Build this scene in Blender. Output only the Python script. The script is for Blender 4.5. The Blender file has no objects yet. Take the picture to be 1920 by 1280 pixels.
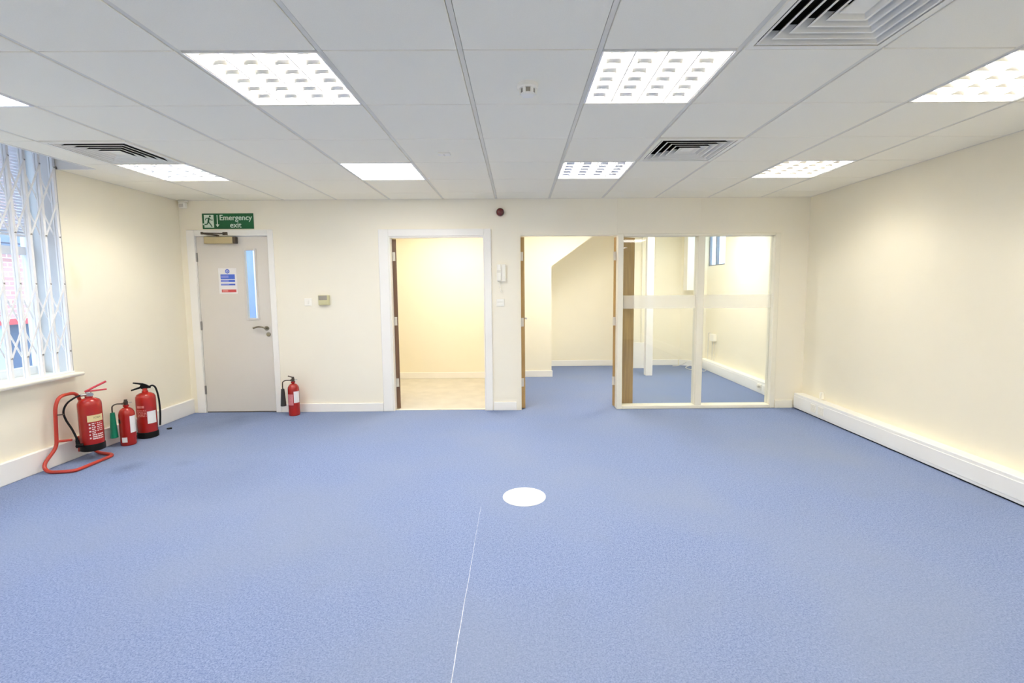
import bpy, math, random
from mathutils import Matrix, Vector
random.seed(7)
S = bpy.context.scene
COL = S.collection

# ------------------------------------------------------------------ camera
F_PX = 891.875; CX, CY = 977.693, 621.524          # focal length and principal point in the 1920x1280 frame
PITCH, YAW, ROLL = 0.089861, 0.006395, -0.007166
H = 2.4324                                          # suspended ceiling height
CAM = Vector((0.2403, -2.12886, 1.41843))
def cam_axes():
    c, s = math.cos, math.sin
    B0 = Matrix(((1,0,0),(0,0,-1),(0,1,0)))
    Ry = Matrix(((c(YAW),-s(YAW),0),(s(YAW),c(YAW),0),(0,0,1)))
    Rp = Matrix(((1,0,0),(0,c(PITCH),-s(PITCH)),(0,s(PITCH),c(PITCH))))
    Rr = Matrix(((c(ROLL),-s(ROLL),0),(s(ROLL),c(ROLL),0),(0,0,1)))
    return Rr @ Rp @ B0 @ Ry
_M = cam_axes()
cd = bpy.data.cameras.new('camera'); cam = bpy.data.objects.new('camera', cd); COL.objects.link(cam)
mw = Matrix.Identity(4)
for r in range(3):
    mw[r][0] = _M[0][r]; mw[r][1] = -_M[1][r]; mw[r][2] = -_M[2][r]; mw[r][3] = CAM[r]
cam.matrix_world = mw
cd.sensor_fit = 'HORIZONTAL'; cd.sensor_width = 36.0; cd.lens = F_PX / 1920 * 36.0
cd.shift_x = (960 - CX) / 1920; cd.shift_y = (CY - 640) / 1920
cd.clip_start = 0.02; cd.clip_end = 200
S.camera = cam

# ------------------------------------------------------------------ world, exposure, light levels
SKY_STRENGTH = 4.4
REAR_L = 8.0            # the panels towards the rear wall
LED_L = 14.0            # radiance of a flat LED panel
TUBE_L = 46.0           # radiance of a fluorescent tube
INNER_L = 21.0          # panels in the rooms behind
w = bpy.data.worlds.new('world'); S.world = w; w.use_nodes = True
bg = w.node_tree.nodes['Background']; bg.inputs[0].default_value = (0.50, 0.71, 1.0, 1); bg.inputs[1].default_value = SKY_STRENGTH
S.view_settings.view_transform = 'Standard'; S.view_settings.look = 'None'
S.view_settings.exposure = 0.58; S.view_settings.gamma = 1.0; S.view_settings.use_curve_mapping = False
S.cycles.max_bounces = 14; S.cycles.diffuse_bounces = 10; S.cycles.transparent_max_bounces = 16
S.cycles.use_denoising = True; S.cycles.caustics_reflective = False; S.cycles.caustics_refractive = False

# ------------------------------------------------------------------ materials
def nodes(name):
    m = bpy.data.materials.new(name); m.use_nodes = True
    return m, m.node_tree.nodes, m.node_tree.links, m.node_tree.nodes['Principled BSDF']
def ramp(N, L, fac, stops):
    r = N.new('ShaderNodeValToRGB'); L.new(fac, r.inputs[0])
    e = r.color_ramp.elements
    while len(e) < len(stops): e.new(0.5)
    for k, (p, c) in enumerate(stops): e[k].position = p; e[k].color = (*c, 1)
    return r.outputs[0]
def noise(N, L, scale, detail=3, vec=None, rough=0.5):
    n = N.new('ShaderNodeTexNoise'); n.inputs['Scale'].default_value = scale
    n.inputs['Detail'].default_value = detail; n.inputs['Roughness'].default_value = rough
    if vec is not None: L.new(vec, n.inputs['Vector'])
    return n.outputs['Fac']
def objco(N):
    return N.new('ShaderNodeTexCoord').outputs['Object']
def mix(N, L, fac, a, b, mode='MIX'):
    m = N.new('ShaderNodeMix'); m.data_type = 'RGBA'; m.blend_type = mode
    for sock, v in ((m.inputs[0], fac), (m.inputs[6], a), (m.inputs[7], b)):
        if isinstance(v, (int, float)): sock.default_value = v
        elif isinstance(v, tuple): sock.default_value = (*v, 1)
        else: L.new(v, sock)
    return m.outputs[2]
def pm(name, col, rough=0.5, var=0.06, scale=9.0, bump=0.0, bscale=120.0, metal=0.0, spec=0.5, coat=0.0):
    m, N, L, P = nodes(name)
    co = objco(N)
    f = noise(N, L, scale, 4, co)
    lo = tuple(max(0, c*(1-var)) for c in col); hi = tuple(min(1, c*(1+var)) for c in col)
    L.new(ramp(N, L, f, [(0.3, lo), (0.7, hi)]), P.inputs['Base Color'])
    P.inputs['Roughness'].default_value = rough; P.inputs['Metallic'].default_value = metal
    P.inputs['Specular IOR Level'].default_value = spec
    if coat: P.inputs['Coat Weight'].default_value = coat
    if bump:
        b = N.new('ShaderNodeBump'); b.inputs['Strength'].default_value = bump; b.inputs['Distance'].default_value = 0.004
        L.new(noise(N, L, bscale, 3, co), b.inputs['Height']); L.new(b.outputs[0], P.inputs['Normal'])
    return m
def emit(name, col, strength):
    m, N, L, P = nodes(name)
    P.inputs['Base Color'].default_value = (0.8, 0.8, 0.8, 1)
    P.inputs['Emission Color'].default_value = (*col, 1); P.inputs['Emission Strength'].default_value = strength
    return m
def glass(name, tint=(1, 1, 1), refl=0.04):
    m, N, L, P = nodes(name); N.remove(P)
    t = N.new('ShaderNodeBsdfTransparent'); t.inputs[0].default_value = (*tint, 1)
    g = N.new('ShaderNodeBsdfGlossy'); g.inputs['Roughness'].default_value = 0.02
    lw = N.new('ShaderNodeLayerWeight'); lw.inputs[0].default_value = 0.5       # Schlick reflectance, alike from both sides of the sheet
    pw = N.new('ShaderNodeMath'); pw.operation = 'POWER'; L.new(lw.outputs['Facing'], pw.inputs[0]); pw.inputs[1].default_value = 5.0
    fr = N.new('ShaderNodeMath'); fr.operation = 'MULTIPLY_ADD'; L.new(pw.outputs[0], fr.inputs[0]); fr.inputs[1].default_value = 0.9; fr.inputs[2].default_value = refl
    mx = N.new('ShaderNodeMixShader'); L.new(fr.outputs[0], mx.inputs[0]); L.new(t.outputs[0], mx.inputs[1]); L.new(g.outputs[0], mx.inputs[2])
    L.new(mx.outputs[0], N['Material Output'].inputs[0])
    return m

def carpet_material():
    m, N, L, P = nodes('blue_carpet')
    co = objco(N)
    fine = noise(N, L, 150, 3, co, 0.75); mid = noise(N, L, 60, 3, co, 0.65)
    big = noise(N, L, 0.8, 3, co); blot = noise(N, L, 3.2, 4, co, 0.55)
    base = ramp(N, L, fine, [(0.36, (0.105, 0.150, 0.285)), (0.64, (0.292, 0.355, 0.565))])
    base = mix(N, L, 0.28, base, ramp(N, L, mid, [(0.38, (0.145, 0.195, 0.34)), (0.62, (0.275, 0.335, 0.52))]))
    # wear: greyer in broad uneven areas
    wear = ramp(N, L, big, [(0.42, (0, 0, 0)), (0.68, (1, 1, 1))])
    wf = N.new('ShaderNodeMath'); wf.operation = 'MULTIPLY'; L.new(wear, wf.inputs[0]); wf.inputs[1].default_value = 0.5
    base = mix(N, L, wf.outputs[0], base, (0.245, 0.285, 0.385))
    spots = ramp(N, L, blot, [(0.60, (0, 0, 0)), (0.85, (0.22, 0.22, 0.22))])
    base = mix(N, L, spots, base, (0.15, 0.19, 0.30))
    # a few marked stains, and darker patches near the fire door
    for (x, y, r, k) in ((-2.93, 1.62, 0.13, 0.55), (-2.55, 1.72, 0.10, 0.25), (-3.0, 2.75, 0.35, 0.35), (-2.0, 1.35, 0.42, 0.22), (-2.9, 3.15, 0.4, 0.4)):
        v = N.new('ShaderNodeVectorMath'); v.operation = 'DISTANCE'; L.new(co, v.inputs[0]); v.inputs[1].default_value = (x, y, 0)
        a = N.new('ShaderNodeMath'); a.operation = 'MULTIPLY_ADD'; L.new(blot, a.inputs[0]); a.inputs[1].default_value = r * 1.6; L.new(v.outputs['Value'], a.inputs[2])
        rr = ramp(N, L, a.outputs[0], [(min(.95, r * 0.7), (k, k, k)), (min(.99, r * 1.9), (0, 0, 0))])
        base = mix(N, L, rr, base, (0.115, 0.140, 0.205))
    L.new(base, P.inputs['Base Color']); P.inputs['Roughness'].default_value = 0.95; P.inputs['Specular IOR Level'].default_value = 0.1
    b = N.new('ShaderNodeBump'); b.inputs['Strength'].default_value = 0.5; b.inputs['Distance'].default_value = 0.004
    L.new(fine, b.inputs['Height']); L.new(b.outputs[0], P.inputs['Normal'])
    return m
def oak_material(name, a, b):
    m, N, L, P = nodes(name)
    mp = N.new('ShaderNodeMapping'); L.new(objco(N), mp.inputs[0]); mp.inputs['Scale'].default_value = (14, 14, 0.9)
    f = noise(N, L, 3.0, 5, mp.outputs[0], 0.6)
    L.new(ramp(N, L, f, [(0.3, a), (0.7, b)]), P.inputs['Base Color']); P.inputs['Roughness'].default_value = 0.45
    return m
def brick_material():
    m, N, L, P = nodes('far_brickwork')
    mp = N.new('ShaderNodeMapping'); L.new(objco(N), mp.inputs[0]); mp.inputs['Rotation'].default_value = (math.radians(90), 0, math.radians(90))
    sx = N.new('ShaderNodeSeparateXYZ'); L.new(objco(N), sx.inputs[0]); cb = N.new('ShaderNodeCombineXYZ')
    L.new(sx.outputs[1], cb.inputs[0]); L.new(sx.outputs[2], cb.inputs[1])
    t = N.new('ShaderNodeTexBrick'); L.new(cb.outputs[0], t.inputs['Vector'])
    t.inputs['Color1'].default_value = (0.62, 0.30, 0.25, 1); t.inputs['Color2'].default_value = (0.72, 0.40, 0.34, 1); t.inputs['Mortar'].default_value = (0.78, 0.68, 0.66, 1)
    t.inputs['Scale'].default_value = 1.0; t.inputs['Brick Width'].default_value = 0.225; t.inputs['Row Height'].default_value = 0.075; t.inputs['Mortar Size'].default_value = 0.009
    L.new(t.outputs[0], P.inputs['Base Color']); P.inputs['Roughness'].default_value = 0.9
    return m

MT = {}
MT['carpet'] = carpet_material()
MT['cream'] = pm('cream_wall_paint', (0.90, 0.845, 0.685), 0.75, 0.015, 1.3, 0.06, 90)
def stained(base_name, col):
    m = pm(base_name, col, 0.75, 0.015, 1.3, 0.06, 90); N = m.node_tree.nodes; L = m.node_tree.links; P = N['Principled BSDF']
    src = P.inputs['Base Color'].links[0].from_socket; co = objco(N)
    mp = N.new('ShaderNodeMapping'); L.new(co, mp.inputs[0]); mp.inputs['Scale'].default_value = (1, 2.2, 1)
    for (y, z, r, k) in ((2.03, 1.50, .16, .35), (2.00, 1.62, .10, .25)):
        v = N.new('ShaderNodeVectorMath'); v.operation = 'DISTANCE'; L.new(mp.outputs[0], v.inputs[0]); v.inputs[1].default_value = (-3.58, y*2.2, z)
        src = mix(N, L, ramp(N, L, v.outputs['Value'], [(0.0, (k, k, k)), (r, (0, 0, 0))]), src, (0.74, 0.68, 0.38))
    L.new(src, P.inputs['Base Color']); return m
MT['cream_left'] = stained('left_wall_cream_paint', (0.90, 0.845, 0.685))
MT['cream2'] = pm('partition_cream_paint', (0.90, 0.85, 0.715), 0.7, 0.012, 1.0, 0.04, 60)
MT['white'] = pm('white_gloss_paint', (0.90, 0.88, 0.83), 0.35, 0.012, 3)
MT['ivory'] = pm('ivory_gloss_paint', (0.87, 0.83, 0.70), 0.4, 0.012, 3)
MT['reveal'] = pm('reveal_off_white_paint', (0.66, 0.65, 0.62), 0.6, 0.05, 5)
MT['pvc'] = pm('white_pvc', (0.93, 0.925, 0.89), 0.35, 0.01, 4)
MT['tile'] = pm('mineral_ceiling_tile', (0.975, 0.93, 0.785), 0.95, 0.02, 260, 0.25, 420, spec=0.1)
MT['tee'] = pm('ceiling_tee_paint', (0.78, 0.75, 0.65), 0.5, 0.02, 8)
MT['slab'] = pm('dark_ceiling_void', (0.16, 0.155, 0.15), 0.9, 0.1, 4)
MT['door'] = pm('grey_door_paint', (0.70, 0.66, 0.60), 0.42, 0.015, 2.0, 0.02, 200)
MT['bead'] = pm('grey_bead_paint', (0.68, 0.64, 0.59), 0.42, 0.015, 5)
MT['oak'] = oak_material('oak_veneer', (0.36, 0.215, 0.07), (0.52, 0.34, 0.13))
MT['brown'] = oak_material('brown_stained_door', (0.12, 0.065, 0.035), (0.2, 0.11, 0.06))
MT['steel'] = pm('satin_steel', (0.55, 0.54, 0.52), 0.28, 0.03, 20, metal=1.0)
MT['handle'] = pm('aged_bronze_steel', (0.30, 0.27, 0.20), 0.3, 0.05, 20, metal=1.0)
MT['hinge'] = pm('painted_hinge', (0.72, 0.68, 0.60), 0.4, 0.03, 20, metal=0.3)
MT['hinge_s'] = pm('steel_hinge', (0.36, 0.35, 0.33), 0.35, 0.03, 20, metal=0.9)
MT['closer'] = pm('gold_closer_paint', (0.50, 0.42, 0.25), 0.4, 0.03, 10, metal=0.4)
MT['darkmetal'] = pm('dark_bronze_metal', (0.09, 0.07, 0.05), 0.4, 0.05, 20, metal=0.6)
MT['black'] = pm('black_plastic', (0.005, 0.005, 0.0055), 0.5, 0.1, 20, spec=0.15)
MT['rubber'] = pm('black_rubber_hose', (0.010, 0.010, 0.010), 0.6, 0.1, 30, spec=0.2)
MT['red'] = pm('red_enamel', (0.36, 0.011, 0.006), 0.25, 0.04, 5, coat=0.2)
MT['red2'] = pm('red_tube_paint', (0.42, 0.028, 0.012), 0.3, 0.05, 6, coat=0.3)
MT['redlever'] = pm('red_lever_paint', (0.50, 0.03, 0.05), 0.35, 0.04, 8)
MT['sounder'] = pm('dark_red_plastic', (0.11, 0.004, 0.005), 0.25, 0.05, 20, coat=0.4)
MT['green_horn'] = pm('green_horn_plastic', (0.0, 0.22, 0.11), 0.4, 0.06, 12)
MT['black_horn'] = pm('black_horn_plastic', (0.03, 0.028, 0.026), 0.4, 0.06, 12)
MT['paper'] = pm('white_label_paper', (0.82, 0.80, 0.79), 0.6, 0.02, 30)
MT['creamlabel'] = pm('cream_label_band', (0.75, 0.62, 0.32), 0.5, 0.03, 30)
MT['pinklabel'] = pm('faded_red_label', (0.62, 0.20, 0.22), 0.5, 0.12, 90)
MT['print_white'] = pm('white_print', (0.78, 0.62, 0.58), 0.5, 0.05, 60)
MT['print_dark'] = pm('dark_print', (0.05, 0.045, 0.03), 0.5, 0.05, 60)
MT['print_pink'] = pm('pale_print_on_red', (0.68, 0.22, 0.20), 0.5, 0.08, 60)
MT['signgreen'] = pm('sign_green', (0.0, 0.105, 0.028), 0.4, 0.04, 6)
MT['signwhite'] = pm('sign_pale_print', (0.66, 0.78, 0.66), 0.5, 0.02, 6)
MT['blue_print'] = pm('notice_blue_print', (0.05, 0.12, 0.55), 0.45, 0.05, 40)
MT['blue_soft'] = pm('notice_blue_text', (0.22, 0.26, 0.66), 0.45, 0.05, 40)
MT['red_print'] = pm('notice_red_print', (0.55, 0.06, 0.06), 0.45, 0.05, 40)
MT['red_soft'] = pm('notice_red_text', (0.70, 0.24, 0.22), 0.45, 0.05, 40)
MT['plate'] = pm('white_plastic_plate', (0.92, 0.895, 0.81), 0.4, 0.01, 12)
MT['lcdgrey'] = pm('thermostat_display', (0.33, 0.30, 0.24), 0.3, 0.05, 30)
MT['thermo'] = pm('beige_thermostat_plastic', (0.62, 0.58, 0.33), 0.45, 0.02, 15)
MT['vane'] = pm('diffuser_white_paint', (0.90, 0.87, 0.76), 0.45, 0.015, 10)
MT['duct_and_shade'] = pm('duct_lining_and_vane_shade', (0.03, 0.028, 0.022), 0.9, 0.2, 8)  # plenum lining, also the painted shade on the vane backs
MT['reflector'] = pm('bright_louvre_aluminium', (0.84, 0.83, 0.80), 0.28, 0.02, 10, metal=1.0)
MT['housing'] = pm('light_housing_white', (0.85, 0.84, 0.82), 0.5, 0.01, 5)
MT['led'] = emit('led_panel_light', (1.0, 0.985, 0.96), LED_L)
MT['led_rear'] = emit('rear_led_panel_light', (1.0, 0.985, 0.96), REAR_L)
MT['tube'] = emit('fluorescent_tube_light', (1.0, 0.95, 0.85), TUBE_L)
MT['inner'] = emit('inner_room_panel_light', (1.0, 0.98, 0.93), INNER_L)
MT['glass'] = glass('clear_glass', (0.97, 0.985, 0.98))
MT['frost'] = pm('frosted_film', (0.94, 0.92, 0.85), 0.8, 0.01, 10)
_m = MT['frost']; _m.node_tree.nodes['Principled BSDF'].inputs['Alpha'].default_value = 0.36
MT['vinyl'] = pm('worn_beige_vinyl', (0.60, 0.56, 0.47), 0.6, 0.07, 5.0, 0.03, 60)
MT['brick'] = brick_material()
MT['redband'] = pm('red_fascia_paint', (0.62, 0.08, 0.07), 0.5, 0.05, 3)
MT['shopdark'] = pm('dark_shopfront', (0.10, 0.12, 0.17), 0.35, 0.2, 1.5)
MT['fascia'] = pm('pale_blue_fascia', (0.55, 0.62, 0.75), 0.6, 0.05, 2)
MT['soffit'] = pm('grey_canopy', (0.24, 0.25, 0.28), 0.7, 0.1, 2)
MT['upvc'] = pm('window_upvc', (0.84, 0.86, 0.88), 0.35, 0.01, 3)
MT['winframe'] = pm('window_grey_frame', (0.20, 0.20, 0.21), 0.4, 0.02, 3)
MT['slat'] = pm('blind_slat_white', (0.80, 0.80, 0.82), 0.4, 0.02, 12)
MT['gate'] = pm('gate_white_enamel', (0.88, 0.87, 0.86), 0.35, 0.015, 10)
MT['pavement'] = pm('grey_paving', (0.42, 0.42, 0.42), 0.9, 0.1, 3)
MT['courtwall'] = pm('pale_courtyard_render', (0.27, 0.34, 0.46), 0.9, 0.06, 2)
MT['discwhite'] = pm('white_floor_cover', (0.90, 0.90, 0.88), 0.4, 0.01, 8)
MT['seam'] = pm('carpet_backing_white', (0.62, 0.63, 0.66), 0.8, 0.3, 40)
MT['cable'] = pm('grey_white_cable', (0.70, 0.69, 0.66), 0.5, 0.05, 30)

# ------------------------------------------------------------------ mesh builder
class MB:
    def __init__(s): s.v = []; s.f = []; s.mi = []; s.sm = []; s.cur = 0; s.smooth = False
    def add(s, vs, fs):
        o = len(s.v); s.v += [tuple(v) for v in vs]
        for f in fs: s.f.append(tuple(o + k for k in f)); s.mi.append(s.cur); s.sm.append(s.smooth)
        return s
    def box(s, x0, x1, y0, y1, z0, z1):
        return s.add([(x0,y0,z0),(x1,y0,z0),(x1,y1,z0),(x0,y1,z0),(x0,y0,z1),(x1,y0,z1),(x1,y1,z1),(x0,y1,z1)],
                     [(0,3,2,1),(4,5,6,7),(0,1,5,4),(1,2,6,5),(2,3,7,6),(3,0,4,7)])
    def bbox(s, x0, x1, y0, y1, z0, z1, b=0.004):
        # box with chamfered edges
        vs = []; 
        for (X, sx) in ((x0, 1), (x1, -1)):
            for (Y, sy) in ((y0, 1), (y1, -1)):
                for (Z, sz) in ((z0, 1), (z1, -1)):
                    vs += [(X, Y + sy*b, Z + sz*b), (X + sx*b, Y, Z + sz*b), (X + sx*b, Y + sy*b, Z)]
        def id(i, j, k, a): return ((i*2 + j)*2 + k)*3 + a
        fs = []
        for i in (0, 1):
            q = [id(i,0,0,0), id(i,1,0,0), id(i,1,1,0), id(i,0,1,0)]; fs.append(q if i else q[::-1])
            q = [id(0,i,0,1), id(1,i,0,1), id(1,i,1,1), id(0,i,1,1)]; fs.append(q[::-1] if i else q)
            q = [id(0,0,i,2), id(1,0,i,2), id(1,1,i,2), id(0,1,i,2)]; fs.append(q if i else q[::-1])
        for j in (0, 1):
            for k in (0, 1):
                q = [id(0,j,k,1), id(1,j,k,1), id(1,j,k,2), id(0,j,k,2)]; fs.append(q if (j ^ k) else q[::-1])
                q = [id(j,0,k,0), id(j,1,k,0), id(j,1,k,2), id(j,0,k,2)]; fs.append(q[::-1] if (j ^ k) else q)
                q = [id(j,k,0,0), id(j,k,1,0), id(j,k,1,1), id(j,k,0,1)]; fs.append(q if (j ^ k) else q[::-1])
        for i in (0, 1):
            for j in (0, 1):
                for k in (0, 1):
                    q = [id(i,j,k,0), id(i,j,k,1), id(i,j,k,2)]; fs.append(q[::-1] if (i ^ j ^ k) else q)
        return s.add(vs, fs)
    def tube(s, pts, r, n=10, closed=False, caps=True):
        pts = [Vector(p) for p in pts]; m = len(pts)
        rr = r if isinstance(r, (list, tuple)) else [r] * m
        sm = s.smooth; s.smooth = True
        up = None; rings = []
        for i, p in enumerate(pts):
            a = pts[(i-1) % m] if (i > 0 or closed) else p
            b = pts[(i+1) % m] if (i < m-1 or closed) else p
            t = (b - a).normalized()
            if up is None:
                up = Vector((0,0,1)) if abs(t.z) < 0.9 else Vector((1,0,0))
            u = (up - t * up.dot(t)).normalized(); v = t.cross(u); up = u
            rings.append([p + u*math.cos(2*math.pi*k/n)*rr[i] + v*math.sin(2*math.pi*k/n)*rr[i] for k in range(n)])
        vs = [q for R in rings for q in R]; fs = []
        for i in range(m if closed else m-1):
            j = (i+1) % m
            for k in range(n): fs.append((i*n+k, i*n+(k+1) % n, j*n+(k+1) % n, j*n+k))
        if caps and not closed: fs.append(tuple(range(n-1, -1, -1))); fs.append(tuple((m-1)*n + k for k in range(n)))
        s.add(vs, fs); s.smooth = sm
        return s
    def lathe(s, prof, n=28, c=(0,0,0), axis='z'):
        sm = s.smooth; s.smooth = True
        vs = []; fs = []
        for (r, z) in prof:
            for k in range(n):
                a = 2*math.pi*k/n
                p = (r*math.cos(a), r*math.sin(a), z)
                if axis == 'y': p = (p[0], p[2], -p[1])
                if axis == 'x': p = (p[2], p[1], -p[0])
                vs.append((c[0]+p[0], c[1]+p[1], c[2]+p[2]))
        for i in range(len(prof)-1):
            for k in range(n): fs.append((i*n+k, i*n+(k+1) % n, (i+1)*n+(k+1) % n, (i+1)*n+k))
        if prof[0][0] > 1e-6: fs.append(tuple(range(n-1, -1, -1)))
        if prof[-1][0] > 1e-6: fs.append(tuple((len(prof)-1)*n + k for k in range(n)))
        s.add(vs, fs); s.smooth = sm
        return s
    def prism(s, poly, a, b, axis='y'):
        # extrude a 2D polygon along an axis between a and b
        def P(u, v, w): return {'y': (u, w, v), 'x': (w, u, v), 'z': (u, v, w)}[axis]
        n = len(poly); vs = [P(u, v, a) for u, v in poly] + [P(u, v, b) for u, v in poly]
        fs = [tuple(range(n)), tuple(range(2*n-1, n-1, -1))] + [(k, k+n, (k+1) % n + n, (k+1) % n) for k in range(n)]
        return s.add(vs, fs)
    def mesh(s, name, mats):
        me = bpy.data.meshes.new(name); me.from_pydata(s.v, [], s.f)
        mats = mats if isinstance(mats, (list, tuple)) else [mats]
        for m in mats: me.materials.append(MT[m])
        me.polygons.foreach_set('material_index', s.mi); me.polygons.foreach_set('use_smooth', s.sm)
        import bmesh
        bm = bmesh.new(); bm.from_mesh(me); bmesh.ops.recalc_face_normals(bm, faces=bm.faces); bm.to_mesh(me); bm.free()
        if any(s.sm): me.set_sharp_from_angle(angle=math.radians(38))
        me.update(); return me
    def build(s, name, mats, parent=None, loc=None):
        return put(name, s.mesh(name, mats), parent, loc)
def put(name, me, parent=None, loc=None, rotz=0):
    o = bpy.data.objects.new(name, me); COL.objects.link(o)
    if parent is not None: o.parent = parent
    if loc is not None: o.location = loc
    o.rotation_euler.z = rotz
    return o
def tag(o, label, cat=None, group=None, kind=None):
    if label: o['label'] = label
    if cat: o['category'] = cat
    if group: o['group'] = group
    if kind: o['kind'] = kind
    return o
def empty(name, loc=(0,0,0), rotz=0):
    o = bpy.data.objects.new(name, None); COL.objects.link(o); o.location = loc; o.rotation_euler.z = rotz
    o.empty_display_size = 0.1
    return o
def struct(o, label=None):
    o['kind'] = 'structure'
    if label: o['label'] = label
    return o
def copy_tree(o, parent=None):
    c = o.copy(); COL.objects.link(c); c.parent = parent
    for ch in list(o.children): copy_tree(ch, c)
    return c
def spline(pts, n=6):
    P = [Vector(p) for p in pts]; out = []
    for i in range(len(P)-1):
        p0 = P[max(i-1, 0)]; p1 = P[i]; p2 = P[i+1]; p3 = P[min(i+2, len(P)-1)]
        for k in range(n):
            t = k/n
            out.append(0.5*((2*p1) + (p2-p0)*t + (2*p0-5*p1+4*p2-p3)*t*t + (3*p1-p0-3*p2+p3)*t*t*t))
    out.append(P[-1]); return out
def text_mesh(body, size, offset=0.0, width=None):
    # flat lettering as a mesh in the local x (right) / y (up) plane, centred
    cu = bpy.data.curves.new('lettering', 'FONT'); cu.body = body; cu.size = size; cu.offset = offset
    cu.align_x = 'CENTER'; cu.align_y = 'CENTER'; cu.resolution_u = 3
    o = bpy.data.objects.new('lettering', cu); COL.objects.link(o)
    dg = bpy.context.evaluated_depsgraph_get(); dg.update()
    me = bpy.data.meshes.new_from_object(o.evaluated_get(dg))
    vs = [tuple(v.co) for v in me.vertices]; fs = [tuple(p.vertices) for p in me.polygons]
    bpy.data.objects.remove(o); bpy.data.curves.remove(cu); bpy.data.meshes.remove(me)
    xs = [v[0] for v in vs]; ys = [v[1] for v in vs]
    if width:
        k = width / (max(xs) - min(xs)); cx = (max(xs) + min(xs)) / 2
        vs = [((v[0]-cx)*k, v[1], 0) for v in vs]
    return vs, fs

# ------------------------------------------------------------------ room shell
XL, XR, YB, YR = -3.58, 3.57, 3.36, -4.2          # left, right, far wall faces, rear wall face
YF = 6.52                                          # far wall of the inner office
TOP = 2.80
# floors
def floorpoly(name, mat, x0, x1, y0, y1, z=0.0):
    return MB().box(x0, x1, y0, y1, z-0.06, z).build(name, mat)
fl = MB().box(XL-.1, XR+.1, YR-.1, YB+.05, -0.06, 0).box(0.06, XR+.1, YB+.05, YF+.1, -0.06, 0).build('floor', 'carpet')
struct(fl, 'worn blue cut pile carpet across the room and inner office')
f2 = floorpoly('floor_storeroom', 'vinyl', -2.42, 0.059, YB+.051, 5.5)
struct(f2, 'worn beige vinyl floor of the small room behind the white frame')
# slab over the void, with the tiled suspended ceiling beneath it
cl = MB().box(XL-.3, XR+.1, YR-.1, YB+.1, TOP, TOP+.1).build('ceiling', 'slab')
struct(cl, 'suspended ceiling of square grey white mineral tiles')

# cells taken by fittings: (column, row)
LOUVRE = [(-2, 0), (1, 0), (4, 0), (1, 3), (4, 3), (-5, 3)]
LED = [(-5, 0), (-2, 3)] + [(i, j) for i in (-5, -2, 1, 4) for j in (-3, -6)]
DIFF = [(2, -1), (2, 2), (-5, 2)]
taken = set(LOUVRE) | set(LED) | set(DIFF)
XE = -3.26                                         # ceiling edge held back from the window
YE = 1.94                                          # end of the recess above the window
full = MB().bbox(-.287, .287, -.2965, .2965, 0, .016, .0025).mesh('ceiling_tile', 'tile')
for i in range(-6, 6):
    for j in range(-7, 6):
        if (i, j) in taken: continue
        x0, x1, y0, y1 = .6*i, .6*i+.6, .6*j, .6*j+.6
        ex0 = XL if i == -6 else x0; ex1 = XR if i == 5 else x1; ey1 = YB if j == 5 else y1
        if i == -6 and y1 <= YE + .001 or i == -6 and y0 < YE < y1:
            # held-back strip beside the window; the cell that crosses the recess end is notched
            a = XE
            m = MB().bbox(a+.004, x1-.013, y0+.0035, y1-.0035, 0, .016, .0025)
            if y1 > YE: m.bbox(XL+.002, a+.004, YE+.004, y1-.0035, 0, .016, .0025)
            m.build('ceiling_tile', 'tile', cl, (0, 0, H))
        elif i in (-6, 5) or j == 5:
            dx0 = .002 if i == -6 else .013; dx1 = .002 if i == 5 else .013; dy1 = .002 if j == 5 else .0035
            MB().bbox(ex0+dx0, ex1-dx1, y0+.0035, ey1-dy1, 0, .016, .0025).build('ceiling_tile', 'tile', cl, (0, 0, H))
        else:
            put('ceiling_tile', full, cl, (x0+.3, y0+.3, H))
tee = MB().box(-.0105, .0105, YR, YB, .004, .03).mesh('ceiling_main_tee', 'tee')
for i in range(-5, 6): put('ceiling_main_tee', tee, cl, (.6*i, 0, H))
ctee = MB().box(XE, XR, -.010, .010, .0135, .03).mesh('ceiling_cross_tee', 'tee')
for j in range(-7, 6): put('ceiling_cross_tee', ctee, cl, (0, .6*j, H))
# edge angles
e = MB().box(XL, XL+.012, YE, YB, H-.001, H+.02).box(XL, XR, YB-.012, YB, H-.001, H+.02).box(XR-.012, XR, YR, YB, H-.001, H+.02)
e.build('ceiling_edge_angle', 'tee', cl)
b = MB().box(XE-.012, XE, YR, YE, H-.004, TOP).box(XL, XE, YE, YE+.012, H-.004, TOP).build('ceiling_upstand', 'white', cl)

# back wall with its three openings
D1 = (-3.415, -2.595, 2.035)      # fire door
D2 = (-1.215, -0.157, 2.006)      # small room
D3 = (0.270, 1.385, 2.020)        # inner office doors
G = (1.385, 3.245, 2.035)         # glazed screen, frame included
T = 0.10
wb = MB()
for a, c in ((XL-.1, D1[0]-.03), (D1[1]+.03, D2[0]-.03), (D2[1]+.03, D3[0]), (G[1], XR+.1)): wb.box(a, c, YB, YB+T, 0, TOP)
for a, c, z in ((D1[0]-.03, D1[1]+.03, D1[2]+.03), (D2[0]-.03, D2[1]+.03, D2[2]+.03), (D3[0], G[1], G[2])): wb.box(a, c, YB, YB+T, z, TOP)
struct(wb.build('wall_back', 'cream2'), 'cream partition wall with the fire door, openings and glazed screen')
wl = MB()
WY0, WY1, WZ0 = -1.25, 1.935, 0.735
RD = 0.30                         # wall thickness at the window
wl.box(XL-RD, XL, YR-.1, WY0, 0, TOP).box(XL-RD, XL, WY1, YB, 0, TOP).box(XL-RD, XL, WY0, WY1, 0, WZ0-.03).box(XL-RD, XL, WY0, WY1, 2.74, TOP)
struct(wl.build('wall_left', 'cream_left'), 'cream wall with the gated window and fire extinguishers')
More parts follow.
